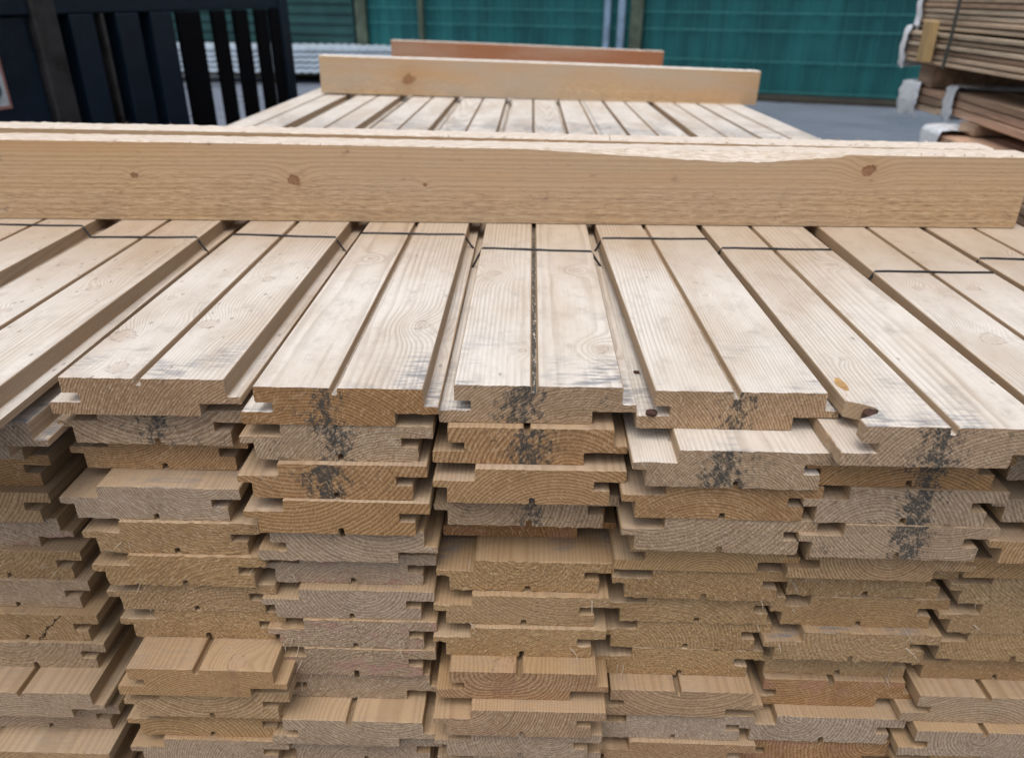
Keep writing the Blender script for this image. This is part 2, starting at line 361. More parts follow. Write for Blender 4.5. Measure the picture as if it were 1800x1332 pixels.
def board_mesh(flip, Yf, rnd, fine=True, ragged=0.0, skew=0.0, notch=None, yend=END_Y, twist=0.0, xc=0.0):
    """board lying along +Y, origin under the middle of its sawn end; flip = face down.
    skew: sideways drift per metre as far as the first bearer; notch: (y0, y1, depth) bite out of the left face edge"""
    pr = PROF_FINE if fine else PROF_COARSE
    pts = [Vector((p.x, p.y)) for p in pr]
    if flip: pts = [Vector((-p.x, TH - p.y)) for p in pts]
    L = yend - Yf
    ys = [0.0, 0.0009]
    if fine:
        if notch: ys += [0.004, 0.010, 0.014, 0.018, 0.022, 0.026, 0.030, 0.036, 0.05, 0.055, 0.062, 0.07, 0.078, 0.084]
        ys += [0.10, 0.22, 0.34]
    ys += [Y - Yf for Y in (0.98, 1.35, 1.8, 2.4, 3.1, 3.8)]
    ys = sorted(set(round(y, 4) for y in ys if y < L - .01)) + [L]
    n = len(pts); verts = []
    gapd = [.3 * min((pts[i] - pts[i - 1]).length, (pts[i] - pts[(i + 1) % n]).length) for i in range(n)]
    def jit(a, l): return max(-l, min(l, rnd.gauss(0, a)))
    for k, y in enumerate(ys):
        for i, p in enumerate(pts):
            x, z, yy = p.x, p.y, y; lim = gapd[i]
            if k == 0:
                x *= 0.9985; z = TH / 2 + (z - TH / 2) * 0.985
                z += jit(0.00012 + ragged * (0.00080 if z < TH * .5 else 0.00025), lim); x += jit(0.0001 + ragged * 0.0006, lim)
            elif fine and 1 < k < len(ys) - 6 and (p.x < -.071 or p.x > .071):
                x += rnd.uniform(-.0006, .0006)
            elif k == 1 and ragged:
                z += rnd.gauss(0, ragged * 0.0003)
            if notch:
                for (a, b, dep) in notch:
                    if a < y < b and p.x < -0.045 and p.y > 0.58 * TH:
                        s = math.sin(math.pi * (y - a) / (b - a)) ** 0.6
                        x += dep * s * max(0.0, 1 - (p.x + 0.061) / 0.016) * (1.0 if p.y > TH * .5 else 0.5)
            x += skew * min(y, 0.98 - Yf)
            z += sag(Yf + y, xc + x) + twist * p.x
            verts.append((x, yy, z))
    faces = []; mi = []
    for k in range(len(ys) - 1):
        for i in range(n):
            j = (i + 1) % n
            faces.append((k * n + i, k * n + j, (k + 1) * n + j, (k + 1) * n + i))
            d = pts[j] - pts[i]
            mi.append(0 if abs(d.x) > abs(d.y) * 1.5 else 1)
    faces.append(tuple(range(n))[::-1]); mi.append(2)
    faces.append(tuple((len(ys) - 1) * n + i for i in range(n))); mi.append(2)
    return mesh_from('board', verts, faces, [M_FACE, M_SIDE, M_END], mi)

# looks: (tone, grey, mould, pink, ragged, words)
LOOK = {
 'tan': (.35, .04, .00, 0, 0, 'tan'), 'rough': (.25, .02, .05, 0, 1, 'fuzzy yellow-tan'), 'orange': (.75, .05, .10, 0, .1, 'orange-brown'),
 'orangem': (.85, .10, 1.0, 0, .1, 'orange-brown black-stained'), 'greym': (.5, .58, 1.0, 0, .35, 'grey black-stained'), 'grey': (.4, .70, .15, 0, .45, 'pale grey'),
 'brownm': (.7, .45, 1.0, 0, .25, 'brown black-stained'), 'brown': (.9, .35, .10, 0, .1, 'brown'), 'pink': (.4, .68, .10, .9, .9, 'grey pink-tinged'),
 'red': (1.0, .0, .05, .6, .15, 'reddish'), 'dgrey': (.6, .58, .7, 0, .4, 'dark grey'), 'pale': (.1, .55, .0, 0, .9, 'pale fuzzy'),
}
# column -> list of (flip, centre x, end y, look); measured from the top layer down
STACK = {
 'Z': [('U', -.600, .47, 'brown')] + [('D', -.628, .53, k) for k in ('tan', 'grey', 'tan', 'tan', 'rough', 'rough', 'tan', 'rough', 'tan', 'grey', 'tan', 'tan')],
 'A': [('U', -.447, .430, 'brown'), ('U', -.437, .492, 'dgrey'), ('D', -.484, .539, 'dgrey'), ('D', -.481, .547, 'orange'), ('D', -.484, .537, 'tan'), ('U', -.478, .544, 'pink'),
       ('D', -.473, .538, 'rough'), ('D', -.472, .535, 'grey'), ('D', -.467, .526, 'rough'), ('D', -.466, .523, 'pale'), ('U', -.461, .493, 'grey'), ('D', -.459, .507, 'grey'), ('D', -.462, .480, 'tan')],
 'B': [('U', -.289, .506, 'brown'), ('D', -.294, .516, 'greym'), ('D', -.300, .529, 'orange'), ('D', -.302, .503, 'grey'), ('D', -.290, .500, 'rough'), ('D', -.288, .497, 'rough'),
       ('D', -.285, .501, 'rough'), ('D', -.281, .502, 'rough'), ('U', -.275, .466, 'tan'), ('D', -.277, .471, 'tan'), ('D', -.284, .477, 'tan'), ('D', -.286, .473, 'grey'), ('D', -.284, .48, 'tan')],
 'C': [('U', -.139, .496, 'orangem'), ('D', -.144, .497, 'greym'), ('D', -.149, .492, 'orangem'), ('D', -.148, .489, 'orange'), ('U', -.144, .494, 'grey'), ('D', -.147, .504, 'pink'),
       ('D', -.149, .496, 'grey'), ('D', -.148, .494, 'pink'), ('D', -.150, .493, 'pink'), ('U', -.146, .496, 'pale'), ('U', -.151, .471, 'grey'), ('D', -.146, .480, 'grey'), ('U', -.146, .475, 'tan')],
 'D': [('U', .008, .504, 'brownm'), ('U', .003, .497, 'orangem'), ('D', .003, .490, 'orange'), ('D', .001, .504, 'dgrey'), ('U', .004, .531, 'red'), ('D', .001, .499, 'rough'),
       ('D', -.002, .493, 'rough'), ('D', -.003, .489, 'rough'), ('U', .000, .471, 'brown'), ('D', -.002, .459, 'brown'), ('D', -.003, .463, 'grey'), ('D', -.002, .47, 'grey'), ('U', -.002, .468, 'tan')],
 'E': [('U', .156, .500, 'brownm'), ('D', .151, .470, 'dgrey'), ('D', .146, .475, 'orange'), ('D', .148, .476, 'grey'), ('U', .147, .491, 'tan'), ('D', .147, .494, 'rough'),
       ('D', .146, .500, 'rough'), ('D', .140, .502, 'rough'), ('D', .138, .502, 'rough'), ('U', .140, .484, 'brown'), ('D', .136, .486, 'grey'), ('D', .140, .482, 'brown'), ('D', .138, .485, 'tan')],
 'F': [('U', .290, .453, 'brownm'), ('D', .278, .475, 'orangem'), ('D', .280, .473, 'greym'), ('D', .282, .472, 'brownm'), ('U', .284, .485, 'tan'), ('D', .283, .501, 'rough'),
       ('D', .283, .500, 'rough'), ('D', .280, .492, 'rough'), ('D', .280, .506, 'rough'), ('U', .279, .500, 'red'), ('D', .271, .487, 'grey'), ('U', .275, .49, 'red'), ('D', .274, .48, 'tan')],
 'G': [('U', .422, .445, 'brown'), ('D', .421, .487, 'dgrey'), ('D', .421, .478, 'grey'), ('D', .423, .469, 'tan'), ('D', .416, .490, 'tan'), ('D', .423, .495, 'rough'),
       ('D', .422, .495, 'rough'), ('D', .421, .496, 'rough'), ('D', .419, .505, 'rough'), ('U', .410, .485, 'grey'), ('U', .411, .475, 'grey'), ('D', .413, .48, 'tan'), ('D', .412, .48, 'tan')],
 'H': [('U', .556, .46, 'brown')] + [('D', .560, .49, k) for k in ('grey', 'tan', 'tan', 'rough', 'rough', 'tan', 'rough', 'tan', 'brown', 'grey', 'tan', 'tan')],
}
KNOTS = {('A', 0): [(-.421, .696, .0055), (-.472, .637, .005)], ('B', 0): [(-.334, .674, .004), (-.262, .73, .006), (-.278, .613, .0085), (-.338, .584, .010), (-.313, .524, .007)],
 ('C', 0): [(-.092, .615, .0075), (-.17, .80, .004)], ('D', 0): [(-.036, .757, .006), (.060, .572, .006), (-.004, .566, .003), (.05, .77, .004)], ('E', 0): [(.17, .70, .003)],
 ('F', 0): [(.25, .56, .003), (.326, .80, .004)], ('G', 0): [(.392, .605, .009), (.44, .73, .005), (.385, .73, .005)], ('H', 0): [(.55, .86, .006)],
 ('B', 8): [(-.244, .475, .007)], ('D', 8): [(-.016, .474, .010)]}
COLS = 'ZABCDEFGH'
COLWORD = {'Z': 'outermost column at the far left edge', 'A': 'leftmost visible column', 'B': 'second column from the left', 'C': 'third column from the left', 'D': 'middle column',
           'E': 'column just right of the middle', 'F': 'third column from the right', 'G': 'second column from the right edge', 'H': 'outermost column at the far right edge'}
COLWORD = {'Z': 'at the far left, mostly out of frame', 'A': 'in the leftmost column of ends', 'B': 'in the second column of ends from left', 'C': 'in the third column of ends from left', 'D': 'in the middle column of ends',
           'E': 'in the column right of the middle one', 'F': 'in the second last column at right', 'G': 'in the rightmost column of ends', 'H': 'at the far right, mostly out of frame'}
ORD = ['top', 'second', 'third', 'fourth', 'fifth', 'sixth', 'seventh', 'eighth', 'ninth', 'tenth', 'eleventh', 'twelfth', 'thirteenth']
TOPWORD = {'Z': 'pale cladding board on top of the stack at the far left edge', 'A': 'pale top cladding board second from left, its end beyond the left edge',
 'B': 'pale top cladding board with five knots, leftmost with its sawn end in view', 'C': 'pale top cladding board with one round knot near its right edge',
 'D': 'pale top cladding board in the middle with a mouldy black groove', 'E': 'pale top cladding board right of the mouldy grooved middle one',
 'F': 'pale top cladding board jutting forward with a bark pocket bitten from its edge', 'G': 'pale top cladding board right of the one with the bark pocket',
 'H': 'pale top cladding board at the far right edge of the stack'}
N_LAYER = 26
for ci, cn in enumerate(COLS):
    for li in range(N_LAYER):
        vis = li < 13
        if vis: fl, xc, yf, lk = STACK[cn][li]
        else:
            fl, xc, yf, lk = ('U' if (li * 7 + ci) % 4 == 0 else 'D'), STACK[cn][8][1] + random.uniform(-.006, .006), .485 + random.uniform(-.012, .012), random.choice(['tan', 'grey', 'rough', 'brown'])
        rnd = random.Random(ci * 100 + li)
        tone, grey, mould, pink, ragged, words = LOOK[lk]
        zb = TOP - (li + 1) * T
        fine = vis
        skew = {'E': -.025, 'F': -.025, 'A': -.008, 'Z': -.02}.get(cn, 0.0) if li == 0 else 0.0
        notch = None
        if cn == 'F' and li == 0: notch = [(.012, .034, .017)]
        tw = rnd.uniform(-.004, .004) if vis and li else 0.0
        if cn in 'EFG' and li: tw -= 0.008
        me = board_mesh(fl == 'D', yf, rnd, fine, ragged, skew, notch, END_Y + rnd.uniform(-.02, .02), tw, xc)
        o = link('cladding_board', me); o.location = (xc, yf, zb)
        if vis:
            lab = TOPWORD[cn] if li == 0 else '%s board end, %s down %s' % (words, ORD[li], COLWORD[cn])
            grp = 'pale top boards of the stack' if li == 0 else 'sawn board ends of the stack'
        else:
            lab = 'cladding board low in the stack, below the lower edge of the picture'; grp = 'boards low in the stack'
        tag(o, lab, 'board', grp)
        q = rnd.random
        L_ = dict(seed=q() * 10, tone=min(1.0, max(0.0, tone + rnd.uniform(-.18, .18))), grey=min(1.0, max(0.0, grey + rnd.uniform(-.15, .15))), mould=mould, pink=pink, ragged=ragged)
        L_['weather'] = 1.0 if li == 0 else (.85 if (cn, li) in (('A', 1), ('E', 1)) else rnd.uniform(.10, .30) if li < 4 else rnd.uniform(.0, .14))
        L_['stain'] = (1.0 if cn in 'CDEF' else .8) if li == 0 else (.9 if (cn, li) in (('B', 3), ('D', 5), ('F', 7), ('E', 1), ('A', 1)) else .25)
        L_['speck'] = {'A': .75, 'B': .60, 'Z': .65, 'C': .10}.get(cn, .03) if li == 0 else .04
        L_['gmould'] = (1.0 if cn == 'D' else .45 if cn in 'CE' else .2) if li == 0 else .5
        L_['gx'] = (-.0023 if fl == 'U' else .0023)
        L_['mx'] = L_['gx'] + rnd.uniform(-.010, .012); L_['mould'] = mould * rnd.uniform(.55, 1.0)
        sgn = 1 if q() > .5 else -1
        L_['pithx'] = rnd.uniform(-.055, .055); L_['pithz'] = TH / 2 + sgn * rnd.uniform(.008, .085); L_['ringw'] = rnd.uniform(.0020, .0036)
        if li == 0: L_['pithx'] = rnd.choice((-1, 1)) * rnd.uniform(.03, .11); L_['pithz'] = -rnd.uniform(.02, .08); L_['ringw'] = rnd.uniform(.0020, .0030)
        L_['check'] = 1.0 if (cn, li) in (('A', 8),) else 0.0; L_['ckx'] = {'A': .012, 'C': -.045}.get(cn, 0.0)
        ks = KNOTS.get((cn, li), [])
        if not ks and vis and li: ks = [(xc + rnd.uniform(-.05, .05), yf + rnd.uniform(.05, .5), rnd.uniform(.004, .008))]
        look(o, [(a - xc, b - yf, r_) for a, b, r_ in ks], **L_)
        # torn splinters on the roughly cut ends
        if vis and ragged > .8:
            for s in range(rnd.choice((1, 2, 3))):
                sx = rnd.choice((-1, 1)) * rnd.uniform(.035, .062); Ls = rnd.uniform(.008, .02); zz = rnd.choice((.001, .010, .017, .030))
                dv = Vector((rnd.uniform(-.6, .6), -1.0, rnd.uniform(-.35, .15))).normalized() * Ls
                p0 = Vector((sx, .003, zz)); wv = Vector((.0006, 0, .0003))
                vv = [p0 - wv, p0 + wv, p0 + dv * .6 + wv * .7 + Vector((0, 0, .0008)), p0 + dv * .6 - wv * .7 + Vector((0, 0, .0008)), p0 + dv, p0 + Vector((0, 0, .0009)), p0 + dv * .6 + Vector((0, 0, .0016))]
                s_ = link('splinter', mesh_from('splinter', vv, [(0, 1, 2, 3), (3, 2, 4), (1, 0, 5), (1, 5, 6, 2), (5, 0, 3, 6), (2, 6, 4), (6, 3, 4)], [M_SIDE]), o)
                look(s_, **{**L_, 'weather': 3.0})

# ------------------------------------------------------------------ bearers
def bearer(name, L, wid, hgt, loc, rz, label, tone, weather, seed, knots=(), torn=None, dirt=0.0, rx=0.0, group='bearers laid across the timber stack', fringe=True, h1=None, ry=0.0):
    """square-sawn bearer along local X, origin under its middle; knots in local (height, along); torn = (x0, x1, drop) peeled upper front edge"""
    rnd = random.Random(seed); n = max(24, int(L / .007)); verts = []; faces = []; mi = []
    prof_n = None
    for i in range(n + 1):
        x = -L / 2 + L * i / n
        if i == 0: h0_ = hgt
        hgt = h0_ + ((h1 or h0_) - h0_) * i / n
        c = .0010 + abs(rnd.gauss(0, .0003)); back = .0010 + abs(rnd.gauss(0, .0003))
        dy = .0015
        if torn and torn[0] < x < torn[1]:
            s = (x - torn[0]) / (torn[1] - torn[0])
            prof = min(1, s * 1.6) * (1 if s < .72 else max(.12, 1 - (s - .72) * 2.8))
            c = .0015 + torn[2] * prof * (1 + rnd.gauss(0, .05)); dy = .001 + .010 * prof
        wob = .0006 * math.sin(x * 7 + seed) + rnd.gauss(0, .00015)
        bow = .0012 * math.sin(x * 3.1 + seed)
        pts = [(-wid / 2 + wob, .0008), (wid / 2 + wob, .0008), (wid / 2 + wob, hgt - back + bow), (wid / 2 - back + wob, hgt + bow + rnd.gauss(0, .0003)),
               (-wid / 2 + dy + .5 * (wid - dy), hgt + bow + rnd.gauss(0, .0002)), (-wid / 2 + dy + wob, hgt + bow + rnd.gauss(0, .0002)), (-wid / 2 + wob, hgt - c + bow), (-wid / 2 + wob, hgt * .5)]
        prof_n = len(pts)
        verts += [(x, a, b) for a, b in pts]
    for i in range(n):
        for k in range(prof_n):
            k2 = (k + 1) % prof_n
            faces.append((i * prof_n + k, (i + 1) * prof_n + k, (i + 1) * prof_n + k2, i * prof_n + k2))
    faces.append(tuple(range(prof_n))); faces.append(tuple(n * prof_n + k for k in range(prof_n))[::-1])
    me = mesh_from(name, verts, faces, [M_BEAM])
    bm = bmesh.new(); bm.from_mesh(me); bmesh.ops.recalc_face_normals(bm, faces=bm.faces); bm.to_mesh(me); bm.free()
    o = link(name, me); o.location = loc; o.rotation_euler = (rx, ry, rz)
    tag(o, label, 'bearer', group)
    LK = dict(seed=seed * 1.37, tone=tone, weather=weather, dirt=dirt, pithx=-.03, pithz=.05, ringw=.0042)
    look(o, knots, **LK)
    if fringe:
        bmf = bmesh.new()
        for _ in range(130):
            x = rnd.uniform(-L / 2, L / 2); e = rnd.choice((-1, 1)); l_ = rnd.uniform(.002, .006) * (2 if rnd.random() < .08 else 1)
            p = Vector((x, e * (wid / 2 - .001), h0_ + (hgt - h0_) * (x / L + .5) - .0006)); d = Vector((rnd.uniform(-1.4, 1.4), e * rnd.uniform(.05, .6), rnd.uniform(.1, .8))).normalized() * l_
            wv = Vector((.0006, 0, .0002)) if abs(d.x) < l_ * .7 else Vector((0, 0, .0006))
            a, b, c_, d_ = [bmf.verts.new(v) for v in (p - wv, p + wv, p + d, p + Vector((0, .0007, .0004)))]
            for f in ((a, b, c_), (b, d_, c_), (d_, a, c_), (a, d_, b)): bmf.faces.new(f)
        fo = bm_obj('torn_fibres', bmf, M_BEAM, o); fo['kind'] = 'stuff'
        look(fo, **{**LK, 'weather': 1.6, 'dirt': 0.0})
    return o
B1L = 1.325; B1X = .602 - B1L / 2
bearer('timber_bearer', B1L, .045, .097, (B1X, .951 + .0225 - .0035, TOP), math.atan(.0075), 'long tan bearer lying across the boards nearest the camera, knotty with a peeled edge', .12, .55, 3,
       knots=[(.051, -.290 - B1X, .0062), (.069, .406 - B1X, .0068), (.056, -.486 - B1X, .0032), (.047, -.129 - B1X, .0022)], torn=(.0 - B1X, .375 - B1X, .010), dirt=.55, h1=.088)
bearer('timber_bearer', 1.36, .045, .096, (.610 - .68, 1.052 + .0225, TOP + sag(1.07)), math.atan(.004), 'twin bearer close behind the nearest one, only its upper edge showing', .10, .6, 9, h1=.081)
bearer('timber_bearer', 1.285, .048, .104, (.022, 2.43, TOP + sag(2.43) + .001), math.radians(1.0), 'grey-tan bearer across the middle of the deck, with an orange knot near its left end', .10, 1.5, 14, knots=[(.045, -.385, .014)], fringe=False, h1=.094, ry=math.atan(TWIST * 1.45) + .005)
bearer('timber_bearer', 1.25, .048, .090, (-.025, 3.85, TOP + sag(3.85)), math.radians(0), 'reddish-brown bearer farthest from the camera', .95, .7, 21, fringe=False, ry=math.atan(TWIST * 2.87))

# ------------------------------------------------------------------ binding cords
M_CORD = simple('black_plastic_cord', (.012, .013, .016), .45, .3, 200.0, spec=.5)
def cord(cn, y0, y1, label):
    xc = STACK[cn][0][1] + {'E': -.025, 'F': -.025, 'A': -.008, 'Z': -.02}.get(cn, 0.0) * (.87 - STACK[cn][0][2])
    z = TOP - T + TH
    fxl, fxr, tl, tr = xc - .0608, xc + .0620, xc - .0725, xc + .0725
    yl = y0; yr = y1; e = .0009
    pts = [(tl - e, yl - .004, z - .06), (tl - e, yl - .002, z - .0215), (tl + .001, yl - .001, z - .0205), (fxl - e, yl, z - .002), (fxl + .001, yl, z + e)]
    for k in range(1, 8):
        s = k / 8; pts.append((fxl + (fxr - fxl) * s, yl + (yr - yl) * s + .0012 * math.sin(s * 5 + ci), z + e + (.0004 if k in (3, 4) else 0)))
    pts += [(fxr - .001, yr, z + e), (fxr + e, yr - .001, z - .002), (tr - .001, yr - .004, z - .0135), (tr + e, yr - .005, z - .0155), (tr + e, yr - .006, z - .06)]
    v, f = tube_data(pts, .0013, 8)
    o = link('binding_cord', mesh_from('binding_cord', v, f, [M_CORD], smooth=True))
    tag(o, label, 'cord', 'black cords binding the top boards')
for cn, a, b, lab in (('Z', .913, .912, 'black cord tied round the board at the far left edge'), ('A', .864, .870, 'black cord over the speckled board second from left'), ('B', .883, .877, 'black cord over the board with five knots'),
                      ('C', .895, .895, 'black cord over the board with one round knot'), ('D', .841, .834, 'black cord over the middle board, crossing its mouldy groove'), ('E', .886, .889, 'black cord over the board right of the middle one'),
                      ('F', .853, .852, 'black cord over the board with the bark pocket'), ('G', .777, .778, 'black cord lying nearest the camera, over the second last board'), ('H', .827, .821, 'black cord over the rightmost board')):
    cord(cn, a, b, lab)

# bark pocket lining and resin on the jutting board, chips in the gap
F1 = [o for o in COL.objects if o.name.startswith('cladding_board') and o['label'].startswith('pale top cladding board jutting')][0]
M_BARK = simple('dark_bark', (.10, .045, .030), .7, .4, 160.0, .001)
M_RESIN = simple('amber_resin', (.60, .36, .14), .4, .3, 120.0, .0006, spec=.4)
def patch(name, cx, cy, cz, rx_, ry_, rz_, mat, seed):
    bm = bmesh.new(); bmesh.ops.create_icosphere(bm, subdivisions=3, radius=1.0); rr = random.Random(seed)
    for v_ in bm.verts:
        k_ = 1 + rr.uniform(-.12, .12); v_.co = Vector((cx + v_.co.x * rx_ * k_, cy + v_.co.y * ry_ * k_, cz + v_.co.z * rz_ * k_))
    o_ = bm_obj(name, bm, mat, F1)
    return o_
patch('bark_pocket', -.0475, .023, TH * .78, .006, .0115, .0062, M_BARK, 1)
patch('resin_patch', -.0565, .062, TH - .0005, .0045, .012, .0011, M_RESIN, 2); patch('resin_patch', -.0588, .044, TH - .0030, .0025, .010, .0030, M_RESIN, 3)

def chip(x, y, z, sx, sy, sz, seed, label):
    bm = bmesh.new(); bmesh.ops.create_icosphere(bm, subdivisions=2, radius=1.0); rr = random.Random(seed)
    for v_ in bm.verts:
        k_ = 1 + rr.uniform(-.3, .25); v_.co = Vector((v_.co.x * sx * k_, v_.co.y * sy * k_, v_.co.z * sz * k_ + sz * .9))
    o_ = bm_obj('bark_chip', bm, M_BARK); o_.location = (x, y, z); o_.rotation_euler = (0, 0, rr.uniform(0, 3)); tag(o_, label, 'bark chip', 'bark chips in the gap')
chip(.0925, .501, TOP - T + .32 * TH, .0036, .0045, .0024, 4, 'dark bark chip in the gap right of the mouldy grooved board, near its end')
chip(.0905, .572, TOP - T + .32 * TH, .0020, .0028, .0013, 5, 'tiny bark chip farther back in the gap right of the mouldy grooved board')
# bottom bearers carrying the stack
zb = TOP - N_LAYER * T
M_GB = M_BEAM
for k, y in enumerate((.75, 2.0, 3.2, 4.1)):
    bearer('ground_bearer', 1.3, .09, zb + sag(y) - .0005, (-.02, y, 0), 0, 'square bearer on the ground carrying the stack, hidden below the picture', .4, .5, 31 + k, fringe=False, group='bearers under the stack')

# ------------------------------------------------------------------ steel cage at the left
M_NAVY = simple('navy_painted_steel', (.006, .015, .029), .5, .5, 3.0, .0008, spec=.22, dark=(.003, .008, .016))
M_SHADED = simple('shaded_black_steel', (.0025, .003, .005), .7, .5, 6.0, .0008, spec=.08)  # shadowed steel: shade on the recessed bars and interior is in this colour
M_RUST = simple('scuffed_steel_edge', (.030, .028, .030), .6, .5, 14.0, .0008, spec=.4)
ANG = math.atan2(1.15, .33)                      # the barred side runs away from the camera
cage = empty('steel_cage', (-1.37 - .287 * .75, 1.65, 0), ANG)
tag(cage, 'dark navy steel cage with upright bars standing left of the timber stack', 'cage')
# local frame: x along the barred side (0 near .. 2.0 far), y into the cage (+) ; top above eye level
LC = 1.98; ZT = 1.62; ZR = 1.135
def cg(name, x0, x1, y0, y1, z0, z1, mat, par=cage, bev=.004): return box(name, x0, x1, y0, y1, z0, z1, mat, par, bev)
cg('top_rail', .0, LC, .0, .06, ZR, ZR + .30, M_NAVY)
cg('bottom_rail', .0, LC, .0, .06, .12, .22, M_NAVY)
cg('solid_panel', .0, .70, .012, .03, .225, ZR - .002, M_NAVY)
cg('post', .70, .785, -.012, .07, .02, ZT, M_RUST, bev=.006)
cg('post', LC - .05, LC + .012, -.012, .05, .02, ZT, M_NAVY, bev=.006)
cg('post', -.07, .0, -.012, .07, .02, ZT, M_NAVY, bev=.006)
cg('shade_roof', .0, LC - .08, .065, 1.1, ZR + .20, ZR + .24, M_SHADED)  # unseen roof, added solid to keep the cage interior dark
cg('back_panel', .0, 1.20, 1.08, 1.10, .12, ZR + .198, M_SHADED)
cg('floor_panel', .0, LC - .08, .065, 1.1, .10, .118, M_SHADED)
cg('inner_panel', .70, 1.26, .10, .115, .13, ZR + .19, M_SHADED)
for k, (a, b) in enumerate(((.833, .925), (.955, .968), (1.018, 1.115), (1.17, 1.275), (1.30, 1.425), (1.49, 1.57), (1.62, 1.71), (1.76, 1.84), (1.86, 1.925))):
    cg('bar', a, b, -.004, .012 if k > 3 else .05, .221, ZR - .001, (M_RUST if k == 1 else M_NAVY) if k < 4 else M_SHADED, bev=.003)
SX = .03; SZ = .905
st = cg('load_sticker', .36 + SX, .545 + SX, .0085, .0118, SZ, SZ + .36, simple('sticker_paper', (.50, .55, .58), .5, .15, 30.0), bev=0)
M_RED = simple('sticker_red', (.34, .16, .14), .5, .2, 30.0); M_INK = simple('sticker_ink', (.02, .07, .09), .5, .2, 30.0)
sz0, sz1 = SZ, SZ + .36
for (a, b, c_, d_) in ((.36, .545, sz0, sz0 + .008), (.36, .545, sz1 - .008, sz1), (.36, .367, sz0 + .008, sz1 - .008), (.538, .545, sz0 + .008, sz1 - .008)):
    cg('border_line', a + SX, b + SX, .0075, .0084, c_, d_, M_RED, st, 0)
def ink_ring(x, z, r):
    pts = [(SX + x + r * math.cos(i * math.pi / 8), .0078, z + r * math.sin(i * math.pi / 8)) for i in range(17)]
    v, f = tube_data(pts, .0035, 5); link('drawn_ring', mesh_from('drawn_ring', v, f, [M_INK]), st)
def ink_line(x0, z0, x1, z1):
    v, f = tube_data([(SX + x0, .0078, z0), (SX + (x0 + x1) / 2, .0078, (z0 + z1) / 2), (SX + x1, .0078, z1)], .0030, 5); link('drawn_line', mesh_from('drawn_line', v, f, [M_INK]), st)
ink_ring(.505, sz0 + .05, .016); ink_ring(.475, sz0 + .20, .016); ink_line(.490, sz0 + .07, .462, sz0 + .17); ink_line(.503, sz0 + .07, .478, sz0 + .17)
ink_line(.40, sz0 + .05, .488, sz0 + .05); ink_line(.515, sz0 + .07, .520, sz0 + .13); ink_line(.505, sz0 + .26, .485, sz0 + .23); ink_ring(.42, sz0 + .13, .02)

# ------------------------------------------------------------------ fence with green screening
def screen_mat():
    mat = bpy.data.materials.new('green_screening_fabric'); t = NT(mat); v, x, y, z = t.coords()
    n1 = t.noise(t.xyz(t.m('MULTIPLY', x, 5.0), 0.0, t.m('MULTIPLY', z, .5)), 1.0, 3.0); n2 = t.noise(v, 2.0, 3.0)
    n3 = t.noise(t.xyz(t.m('MULTIPLY', x, 60.0), 0.0, t.m('MULTIPLY', z, 60.0)), 1.0, 2.0)
    c = t.mix(t.ramp(n1, .3, .7), C(.004, .060, .068), C(.010, .108, .115))
    c = t.mix(t.ramp(n2, .4, .75, 0, .4), c, C(.013, .12, .125)); c = t.mix(t.ramp(n3, .5, .7, 0, .25), c, C(.02, .14, .145))
    t.out(c, .6, n3, .002, .5, spec=.25)
    return mat
M_SCREEN = screen_mat()
M_WIRE = simple('green_fence_wire', (.04, .20, .205), .45, .2, 20.0, spec=.4)
M_OLIVE = simple('olive_fence_post', (.075, .105, .075), .55, .3, 8.0); M_GALV = simple('galvanised_post', (.20, .30, .42), .4, .25, 8.0, spec=.5)
M_DARKSOIL = simple('dark_verge', (.030, .028, .020), .9, .5, 6.0, .01)
FX, FY = 3.003, 10.52; FA = math.atan2(-.47, 1.37)
def fpos(u):   # along-fence distance from the reference point
    return (FX + u * math.cos(FA), FY + u * math.sin(FA), 0)
fence = empty('screened_fence', (FX, FY, 0), FA)
tag(fence, 'tall green mesh fence hung with dark teal screening fabric', 'fence')
F0, F1_, FH = -5.85, 9.0, 2.6
nx, nz = 240, 6; vv, ff = [], []
for j in range(nz + 1):
    for i in range(nx + 1):
        x = F0 + (F1_ - F0) * i / nx; z = .06 + (FH - .06) * j / nz
        vv.append((x, .03 + .012 * math.sin(x * 21) + .010 * math.sin(x * 8.3 + j * .6) + .004 * math.sin(x * 47 + j), z))
for j in range(nz):
    for i in range(nx):
        a = j * (nx + 1) + i; ff.append((a, a + 1, a + nx + 2, a + nx + 1))
link('screening_fabric', mesh_from('screening_fabric', vv, ff, [M_SCREEN], smooth=True), fence)
for z in (.10, .45, .80, 1.0, 1.2, 1.6, 2.0, 2.4):
    v, f = tube_data([(F0, -.005, z), (0, -.008, z - .012), (F1_, -.005, z)], .006, 6); link('horizontal_wire', mesh_from('horizontal_wire', v, f, [M_WIRE]), fence)
for x in range(-30, 45):
    xx = x * .2
    v, f = tube_data([(xx, .006, .05), (xx, .006, FH)], .0035, 5); link('vertical_wire', mesh_from('vertical_wire', v, f, [M_WIRE]), fence)
def fence_u(u_px):   # along-fence coordinate of a post seen at that column of the picture
    return u_px
for x, wv, mt in ((-5.80, .17, M_OLIVE), (-4.83, .075, M_OLIVE), (-2.12, .08, M_GALV), (-1.93, .09, M_GALV), (-1.73, .16, M_OLIVE), (4.6, .12, M_OLIVE), (7.6, .12, M_OLIVE)):
    box('post', x - wv / 2, x + wv / 2, -.09, -.02, 0, FH + .05, mt, fence, .006)
ver = box('verge', F0 - 6, F1_, -.30, .30, -.02, .05, M_DARKSOIL, None, .02); ver.location = (FX, FY, 0); ver.rotation_euler = (0, 0, FA); ver['kind'] = 'structure'

